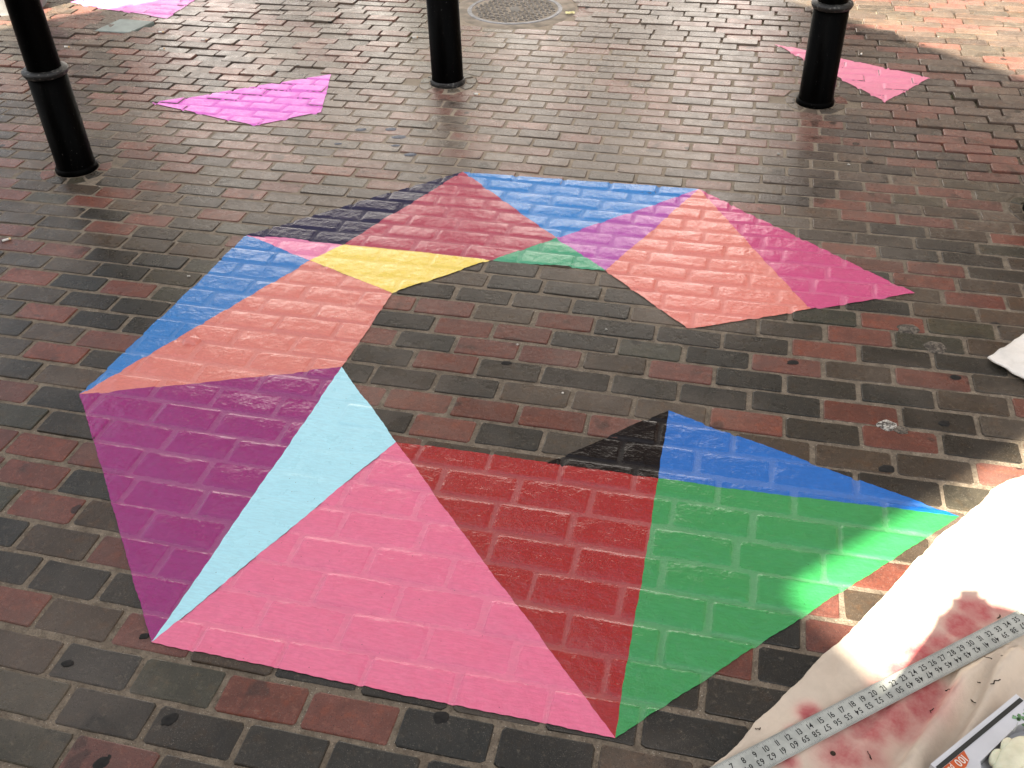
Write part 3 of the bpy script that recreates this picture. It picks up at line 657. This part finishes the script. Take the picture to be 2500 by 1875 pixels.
flat('grey_line_print', [(.170, -.0405), (.176, -.0445), (.196, -.038), (.196, -.037), (.176, -.0435), (.171, -.0398)], plain('grey_print', (.30, .32, .28), .5), .0008, carton)
# gloves bulging from the opening
k = NT('latex_glove'); k.b.inputs['Subsurface Weight'].default_value = .15
M_GLOVE = k.fin(k.mix(k.ramp(k.noise(40, 4), .3, .7), (.62, .60, .42), (.74, .72, .55)), .5, k.bump(k.noise(120, 4), .3, .001), 0, .4)
def glove(name, pts, rad, seed):
    bm = bmesh.new(); tube(bm, pts, rad, 12)
    for v in bm.verts:
        nn = noise.noise_vector(Vector((v.co.x*60, v.co.y*60, v.co.z*60+seed))); v.co += nn*.0028
    o = obj(name, bm, M_GLOVE, gl); smooth(o.data); s_ = o.modifiers.new('s', 'SUBSURF'); s_.levels = 1; s_.render_levels = 2
    return o
gl = empty('latex_glove', (.467, 1.049, .012), ba); tag(gl, 'crumpled cream latex gloves bulging from the opening of the box', 'gloves')
z = BH-.006
glove('palm', [(.07, -.082, z-.012), (.10, -.080, z-.002), (.135, -.074, z+.004), (.165, -.070, z+.004), (.185, -.070, z-.006)], [.012, .022, .024, .021, .010], 1)
glove('finger', [(.12, -.064, z), (.138, -.056, z+.006), (.150, -.050, z+.004), (.156, -.048, z-.004)], [.010, .0115, .0115, .006], 2)
glove('finger', [(.09, -.062, z-.004), (.105, -.055, z+.002), (.12, -.051, z+.001), (.128, -.05, z-.006)], [.008, .009, .008, .004], 3)
glove('finger', [(.16, -.080, z), (.178, -.072, z+.005), (.196, -.062, z+.004), (.205, -.056, z-.002)], [.010, .010, .009, .005], 4)
glove('finger', [(.15, -.09, z), (.17, -.09, z+.004), (.19, -.085, z+.003), (.204, -.082, z-.004)], [.011, .011, .010, .006], 5)
glove('cuff', [(.065, -.095, z-.006), (.09, -.098, z+.001), (.12, -.098, z+.002), (.15, -.100, z-.004)], [.010, .014, .014, .010], 6)

# ------------------------------------------------------------------ litter
M_PAPER = plain('cigarette_paper', (.78, .76, .70), .7, 0, .3, .08, 60, .2); M_FILTER = plain('cigarette_filter', (.70, .48, .26), .7, 0, .3, .15, 120, .2); M_ASH = plain('cigarette_ash', (.06, .055, .05), .9)
def butt(x, y, a, lb, s=1.0):
    z0 = float(ground_z(x, y))+.0045
    t = empty('cigarette_butt', (x, y, z0), a); tag(t, lb, 'cigarette butt', 'cigarette butts dropped on the bricks')
    bm = bmesh.new(); tube(bm, [(-.012*s, 0, 0), (.010*s, 0, .0004)], .0042, 8); smooth(obj('paper', bm, M_PAPER, t).data)
    bm = bmesh.new(); tube(bm, [(.010*s, 0, .0004), (.016*s, 0, 0)], [.0043, .0040], 8); obj('filter', bm, M_FILTER, t)
    bm = bmesh.new(); tube(bm, [(-.0145*s, 0, 0), (-.012*s, 0, 0)], [.0025, .0040], 8); obj('burnt_end', bm, M_ASH, t)
BUTTS = [(-3.409, 4.29, .0, 'cigarette butt lying right of the left bollard ring'), (-2.905, 4.357, .2, 'cigarette butt in a joint beyond the left bollard, farther right than the first'), (-3.039, 4.586, .1, 'small cigarette butt near the grey-green service plate'),
         (-2.757, 4.523, .3, 'cigarette butt farthest from the left bollard, on dark bricks'), (-2.439, 2.457, .8, 'cigarette butt at the left edge level with the navy panel'), (-1.157, 4.032, -.2, 'cigarette butt at the foot of the middle bollard'),
         (-1.669, 4.72, .4, 'cigarette butt left of the middle bollard'), (.532, 4.841, 1.4, 'cigarette butt beside the right bollard above the salmon triangle')]
for b in BUTTS: butt(*b)
M_STONE = plain('white_stone', (.42, .40, .36), .7, 0, .4, .3, 200, .4)
def pebble(x, y, r_, lb, seed):
    bm = bmesh.new(); bmesh.ops.create_icosphere(bm, subdivisions=2, radius=r_)
    for v in bm.verts: v.co *= 1+.5*noise.noise(v.co*90+Vector((seed*7, 0, 0))); v.co.z *= .55
    o = obj('pebble', bm, M_STONE); o.location = (x, y, float(ground_z(x, y))+r_*.35); smooth(o.data)
    tag(o, lb, 'pebble', 'white stone chips scattered on the bricks')
for i, (x, y, r_, lb) in enumerate([(-.306, 2.336, .0050, 'white stone chip on a dark brick inside the ring, below the coral panel'), (-.374, 2.011, .0048, 'white stone chip inside the ring just above the black panel'), (-.546, 2.206, .0045, 'white stone chip in the middle of the ring'),
        (-1.689, 2.369, .0065, 'white stone chip left of the blue panel'), (.169, 3.654, .008, 'white stone chip on a brown brick beyond the coral panel'), (.432, 3.609, .007, 'white stone chip on dark bricks beyond the magenta panel'),
        (-2.119, 4.264, .010, 'pale stone chip behind the orchid pink patch'), (-.445, 4.264, .008, 'pale stone chip midway between middle and right bollards')]): pebble(x, y, r_*.8, lb, i)
# old gum and filler blobs on the right
k = NT('chalky_gum'); M_GUM = k.fin(k.mix(k.ramp(k.noise(140, 5, .7), .42, .58), (.05, .042, .036), (.50, .48, .43)), .75, k.bump(k.noise(160, 5), .8, .003), 0, .3)
k = NT('grey_filler'); M_FILL = k.fin(k.mix(k.ramp(k.noise(120, 5, .7), .42, .6), (.045, .038, .032), (.17, .145, .115)), .8, k.bump(k.noise(160, 5), .9, .003), 0, .3)
def blob(x, y, rx, ry, a, mat, name, lb, cat, hgt=.004):
    bm = bmesh.new(); n, mrg = 22, 6; z0 = float(ground_z(x, y))+.0005
    ctr = bm.verts.new((0, 0, hgt)); prev = None
    for q in range(1, mrg+1):
        f = q/mrg; ring = []
        for i in range(n):
            an = 2*math.pi*i/n; rr_ = f*(1+.28*noise.noise((math.cos(an)*1.6+x*9, math.sin(an)*1.6, y*5)))
            ring.append(bm.verts.new((rx*rr_*math.cos(an), ry*rr_*math.sin(an), hgt*(1-f**3)+.0012*noise.noise((an*3, f*6, x*20))-(.004 if q == mrg else 0))))
        for i in range(n):
            if prev: bm.faces.new((prev[i], ring[i], ring[(i+1) % n], prev[(i+1) % n]))
            else: bm.faces.new((ctr, ring[i], ring[(i+1) % n]))
        prev = ring
    o = obj(name, bm, mat); o.location = (x, y, z0); o.rotation_euler = (0, 0, a); smooth(o.data); tag(o, lb, cat)
    return o
blob(.472, 2.050, .026, .024, .2, M_GUM, 'dried_splat', 'chalky white dried splat on a red brick right of the blue panel', 'splat')
blob(.505, 2.038, .020, .016, .2, M_FILL, 'mortar_lump', 'small brown mortar lump beside the chalky white splat', 'mortar lump')
blob(.560, 2.512, .036, .024, .1, M_FILL, 'mortar_lump', 'dark crumbled mortar lump below the magenta tip', 'mortar lump')
blob(.628, 2.432, .034, .030, .5, M_FILL, 'mortar_lump', 'round brown mortar lump right of the magenta tip', 'mortar lump', .003)
M_SPL = plain('pale_blue_paint_spots', (.13, .14, .165), .5, 0, .5, .3, 80, .3)
for x, y, a_, b_, w_ in ((-1.538, 3.578, .024, .012, 'small, second from the left'), (-1.413, 3.601, .028, .014, 'farthest from the mural'), (-1.354, 3.53, .034, .016, 'widest of the six'), (-1.257, 3.379, .026, .014, 'rightmost and nearest to the mural'), (-1.34, 3.447, .022, .010, 'just nearer than the widest one'), (-1.581, 3.426, .018, .008, 'smallest and leftmost')):
    o = blob(x, y, a_, b_, .3, M_SPL, 'paint_splash', 'pale blue paint splash on bricks beyond the navy panel, '+w_, 'paint splash', .0022); o['group'] = 'pale blue paint splashes'
bm = bmesh.new(); lathe(bm, [(.165, -.01), (.172, .02), (.19, .05), (.215, .16), (.235, .34), (.25, .36), (.25, .40), (.225, .40), (.215, .33), (.01, .33)], 40)
o = obj('planter', bm, plain('grey_stone', (.30, .31, .31), .8, 0, .4, .2, 9, .5)); o.location = (-4.135, 4.885, 0); smooth(o.data)
tag(o, 'grey rounded base half hidden behind the left bollard, at the top', 'planter')
M_TAR = plain('trodden_gum', (.012, .011, .010), .7, 0, .3, .3, 90, .5)
for x, y, rx, ry, a_, w_ in ((-.929, .874, .020, .014, .9, 'black gum blot on a brown brick below the pink panel'), (-1.007, .762, .022, .013, 1.0, 'black gum blot on the red brick at the bottom edge'), (-1.081, 1.041, .012, .009, .4, 'black gum spot left of the pink panel corner'),
        (-1.199, .945, .014, .010, .2, 'faint dark gum spot on a grey-green brick at lower left'), (-.414, .989, .018, .017, .3, 'black gum blot on the dark brick under the pink panel edge'), (.458, 1.882, .022, .014, .2, 'dark oval gum spot above the tip of the blue panel'),
        (.666, 2.296, .016, .012, .2, 'dark gum spot on a red brick below the folded cloth'), (.233, 2.282, .020, .012, .2, 'dark oval gum spot on a brown brick below the coral panel'), (.615, 2.088, .016, .012, .2, 'dark gum spot right of the chalky splat'), (-.556, 2.114, .018, .010, .1, 'twin dark gum spot near the middle of the ring')):
    o = blob(x, y, rx, ry, a_, M_TAR, 'gum_spot', w_, 'gum spot', .0016); o['group'] = 'trodden gum spots on the bricks'
lm = blob(-1.503, 2.037, .030, .026, .3, bpy.data.materials['paint_coral.001'], 'painted_lump', 'round lump painted over in coral on the left panel', 'lump', .010)
# wood chips and crumbs on the cloth
M_CHIP = plain('dark_wood_chip', (.035, .022, .014), .8, 0, .3, .3, 200, .4)
def cloth_z(x, y):
    j = int(np.argmin((XY[:, 0]-x)**2+(XY[:, 1]-y)**2)); return float(VV_cloth[j])
VV_cloth = zz
CH = [(.176, 1.081, .010, .3, 'dark crumb on the cloth above the ruler numbers 9 and 10'), (.311, 1.064, .010, .2, 'round black spot of dirt on the cloth below the ruler'), (.375, 1.072, .016, 1.9, 'dark splinter on the cloth left of the glove box'), (.494, 1.193, .018, 1.1, 'thin black splinter on the cloth fold'),
      (.52, 1.228, .010, .6, 'dark crumb on top of the cloth fold'), (.582, 1.267, .009, .3, 'dark crumb right of the cloth fold'), (.607, 1.262, .024, .6, 'long dark twig on the cloth above the glove box'), (.567, 1.225, .014, -.6, 'short curved twig on the cloth above the glove box'),
      (.606, 1.324, .014, -.2, 'grey splinter on the cloth below the ruler'), (.651, 1.452, .012, .9, 'dark crumb on the stain above the ruler')]
for x, y, l, a, lb in CH:
    R = random.Random(int(x*1000)); bm = bmesh.new(); n = 5
    if 'round' in lb: bmesh.ops.create_icosphere(bm, subdivisions=2, radius=.0052, matrix=Matrix.Diagonal((1, 1, .35, 1)))
    else: tube(bm, [(l*(i/(n-1)-.5), R.gauss(0, .0012), .0012+R.uniform(0, .001)) for i in range(n)], [R.uniform(.0005, .0015) for i in range(n)], 6)
    o = obj('wood_chip', bm, M_CHIP); o.location = (x, y, cloth_z(x, y)+.0008); o.rotation_euler = (0, 0, a); tag(o, lb, 'wood chip', 'crumbs and splinters on the drop cloth')
# scrap of yellow wrapper by the manhole
bm = bmesh.new(); bmesh.ops.create_grid(bm, x_segments=6, y_segments=4, size=.5)
for v in bm.verts: v.co = Vector((v.co.x*.05, v.co.y*.028, .006+.008*noise.noise((v.co.x*4, v.co.y*4, 2))))
o = obj('paper_scrap', bm, plain('yellow_wrapper', (.62, .56, .24), .4)); o.location = (-.957, 5.242, float(ground_z(-.957, 5.242))+.004); o.rotation_euler = (.1, 0, .3)
tag(o, 'crumpled pale yellow wrapper beside the manhole cover', 'litter')

# ------------------------------------------------------------------ buildings round the square (they shade the paving and are mirrored in it)
M_WALL = plain('shaded_brick_wall', (.24, .16, .12), .85, 0, .3, .2, 3, .3); M_PALE = plain('pale_render', (.66, .67, .72), .85, 0, .3, .12, 2, .3)
M_SLATEW = plain('sooty_brick', (.042, .034, .030), .8, 0, .3, .25, 3, .3); M_SLATE = plain('roof_slate', (.030, .031, .034), .7, 0, .3, .25, 3, .3); M_WF = plain('white_window_frame', (.7, .7, .68), .5); M_DOOR = plain('dark_door', (.03, .05, .04), .5)
k = NT('window_glass'); M_GLASS = k.fin((.02, .025, .03), .08, None, 0, .5)
def prism(bm, plan, z0, z1):
    a = [bm.verts.new((x, y, z0)) for x, y in plan]; b = [bm.verts.new((x, y, z1)) for x, y in plan]; n = len(plan)
    for i in range(n): bm.faces.new((a[i], a[(i+1) % n], b[(i+1) % n], b[i]))
    bm.faces.new(b); bm.faces.new(a[::-1]); bmesh.ops.recalc_face_normals(bm, faces=bm.faces)
def opening(parent, p, nrm, z, w_, h_, door=False):
    a = math.atan2(nrm[1], nrm[0])+math.pi/2; M = Matrix.Translation((p[0], p[1], z)) @ Matrix.Rotation(a, 4, 'Z')
    bm = bmesh.new()
    for s in (-1, 1): box(bm, (s*w_/2, -.02, 0), (.07, .10, h_+.07), 0, M); 
    for s in (-1, 1): box(bm, (0, -.02, s*h_/2), (w_-.072, .098, .07), 0, M)
    if not door: box(bm, (0, -.02, 0), (w_-.072, .06, .045), 0, M); 
    fr = obj('door_frame' if door else 'window', bm, M_WF, parent)
    bm = bmesh.new(); box(bm, (0, -.005, 0), (w_-.08, .03, h_-.08), 0, M); obj('door' if door else 'pane', bm, M_DOOR if door else M_GLASS, fr)
    if not door: bm = bmesh.new(); box(bm, (0, -.06, -h_/2-.075), (w_+.2, .22, .07), 0, M); obj('sill', bm, M_WF, fr)
def building(name, plan, h, wall, label, faces):
    t = empty(name); bm = bmesh.new(); prism(bm, plan, 0, h); obj('wall', bm, wall, t)
    n = len(plan)
    for i, count in faces:
        a, b = Vector(plan[i]), Vector(plan[(i+1) % n]); d = b-a; nr = Vector((d.y, -d.x)).normalized()
        ctr = sum((Vector(p) for p in plan), Vector((0, 0)))/n
        if nr.dot((a+b)/2-ctr) < 0: nr = -nr
        for st, z in enumerate((1.6, 4.6)):
            for q in range(count):
                p = a+d*((q+.5)/count); door = st == 0 and q == count//2
                opening(t, p, nr, 1.15 if door else z, 1.0 if door else 1.1, 2.1 if door else 1.5, door)
    tag(t, label, 'building'); return t
A0, B0, C0 = Vector((-4.27, -.03)), Vector((-.56, -3.67)), Vector((-2.60, -5.84)); ax = Vector((.70, -.714)); bk = Vector((-.67, -.745))
D0 = C0+ax*9; E0 = D0+bk*5; F0 = A0+bk*11
shade = building('brick_building', [tuple(A0+bk*.3+ax*.3), tuple(F0), tuple(F0+ax*5.2), tuple(E0), tuple(D0+bk*.4), (-3.0, -6.2), (-1.85, -2.75)], 7.88, M_WALL, 'two storey brick building behind the viewer that shades the paving', ((6, 3), (4, 4)))
bm = bmesh.new(); prism(bm, [tuple(A0), tuple(F0), tuple(F0+ax*5.2), tuple(E0), tuple(D0), tuple(C0), tuple(B0)], 7.883, 8.0); obj('flat_roof', bm, plain('stone_coping', (.35, .32, .28), .8), shade)
opp = building('rendered_house', [(-6.0, 9), (.3, 9), (.3, 11.4), (-6.0, 11.4)], 3.7, M_PALE, 'low pale rendered house across the square, beyond the frame', ())  # unseen house added so its bright wall reflects in the far paving
for x in (-4.3, -2.8, -1.3): opening(opp, (x, 9), (0, -1), 1.75 if x != -2.8 else 1.15, 1.0, 1.4 if x != -2.8 else 2.1, x == -2.8)
bm = bmesh.new(); P = [(-6.2, 8.8, 3.703), (.5, 8.8, 3.703), (.5, 11.5, 5.0), (-6.2, 11.5, 5.0), (-6.2, 11.5, 3.703), (.5, 11.5, 3.703)]; pv = [bm.verts.new(p) for p in P]
for f in ((0, 1, 2, 3), (3, 2, 5, 4), (0, 3, 4), (1, 5, 2), (0, 4, 5, 1)): bm.faces.new([pv[i] for i in f])
obj('roof', bm, M_SLATE, opp)
building('warehouse', [(-10.6, 12), (6, 12), (6, 18), (-10.6, 18)], 13.6, M_SLATEW, 'tall dark brick warehouse behind the pale house, beyond the frame', ((0, 7),))  # unseen dark mass added to keep bright sky out of paint and brick reflections
building('corner_building', [(5.5, 4), (10, 4), (10, 16), (5.5, 16)], 8.5, M_WALL, 'dark brick building on the right of the square, beyond the frame', ((3, 5),))

# ------------------------------------------------------------------ the photographer, whose shadow falls on the cloth
fwd = Vector((-.2483, .9687, 0)); rgt = Vector((.9687, .2483, 0))
def loc(r_, f_, z_): return rgt*r_+fwd*f_+Vector((0, 0, z_))
J = {'pel': (.03, -.40, .97, .15), 'sp': (.03, -.34, 1.17, .15), 'ch': (.03, -.27, 1.36, .165), 'nk': (.03, -.225, 1.51, .115), 'hd0': (.03, -.20, 1.58, .112), 'hd1': (.03, -.20, 1.67, .112), 'hd2': (.03, -.21, 1.75, .085)}
E = [('pel', 'sp'), ('sp', 'ch'), ('ch', 'nk'), ('nk', 'hd0'), ('hd0', 'hd1'), ('hd1', 'hd2')]
for s, n in ((-1, 'l'), (1, 'r')):
    wx = -.022 if s < 0 else .068
    J.update({n+'hip': (.03+s*.10, -.41, .88, .10), n+'kn': (.03+s*.12, -.39, .50, .066), n+'an': (.03+s*.13, -.43, .10, .045), n+'to': (.03+s*.15, -.28, .045, .040),
              n+'sh': (.03+s*.20, -.25, 1.46, .085), n+'el': ((-.08, -.13, 1.36, .09) if s < 0 else (.30, -.09, 1.47, .065)), n+'wr': ((-.03, -.06, 1.49, .05) if s < 0 else (.14, -.05, 1.575, .046)), n+'hn': ((-.022, -.045, 1.56, .034) if s < 0 else (.088, -.045, 1.605, .034))})
    E += [('pel', n+'hip'), (n+'hip', n+'kn'), (n+'kn', n+'an'), (n+'an', n+'to'), ('ch', n+'sh'), (n+'sh', n+'el'), (n+'el', n+'wr'), (n+'wr', n+'hn')]
    for q in range(4):       # fingers closing behind the phone
        z1 = 1.585+q*.016
        J[n+'f%da' % q] = (wx-s*.004, -.028, z1, .0085); J[n+'f%db' % q] = (wx-s*.018, -.022, z1+.012, .008); J[n+'f%dc' % q] = (wx-s*.034, -.022, z1+.014, .007)
        E += [(n+'hn', n+'f%da' % q), (n+'f%da' % q, n+'f%db' % q), (n+'f%db' % q, n+'f%dc' % q)]
    J[n+'t0'] = (wx-s*.006, -.05, 1.60, .010); J[n+'t1'] = (wx-s*.024, -.046, 1.625, .009); E += [(n+'hn', n+'t0'), (n+'t0', n+'t1')]
keys = list(J); me = bpy.data.meshes.new('person'); me.from_pydata([loc(*J[q][:3]) for q in keys], [(keys.index(a), keys.index(b)) for a, b in E], [])
po = bpy.data.objects.new('person', me); col.objects.link(po); po.modifiers.new('skin', 'SKIN'); sb = po.modifiers.new('sub', 'SUBSURF'); sb.levels = 2; sb.render_levels = 2
for i, q in enumerate(keys): me.skin_vertices[0].data[i].radius = (J[q][3], J[q][3]); me.skin_vertices[0].data[i].use_root = q == 'pel'
bpy.context.view_layer.update()
me2 = bpy.data.meshes.new_from_object(po.evaluated_get(bpy.context.evaluated_depsgraph_get())); po.modifiers.clear(); po.data = me2
for mt in (plain('dark_jacket', (.03, .035, .05), .85), plain('denim_trousers', (.05, .07, .13), .85), plain('skin', (.55, .34, .25), .5), plain('brown_hair', (.06, .035, .02), .6)): me2.materials.append(mt)
for p in me2.polygons:
    c = p.center; f_ = c.dot(fwd); p.material_index = 1 if c.z < .95 else 3 if c.z > 1.70 and f_ < -.17 else 2 if (c.z > 1.53 and abs(c.dot(rgt)-.03) < .12 and f_ < -.1) or (f_ > -.06) else 0; p.use_smooth = True
tag(po, 'person in a dark jacket holding up a phone, standing behind the viewpoint', 'person')
bm = bmesh.new(); M = cam.matrix_world.copy(); box(bm, (.026, -.058, .0065), (.074, .150, .008))
bmesh.ops.bevel(bm, geom=[e for e in bm.edges if abs(e.verts[0].co.z-e.verts[1].co.z) > .004], offset=.017, segments=8, affect='EDGES'); bmesh.ops.transform(bm, matrix=M, verts=bm.verts)
tag(obj('phone', bm, plain('black_phone', (.01, .01, .012), .3)), 'black phone held up in both hands by the person', 'phone')
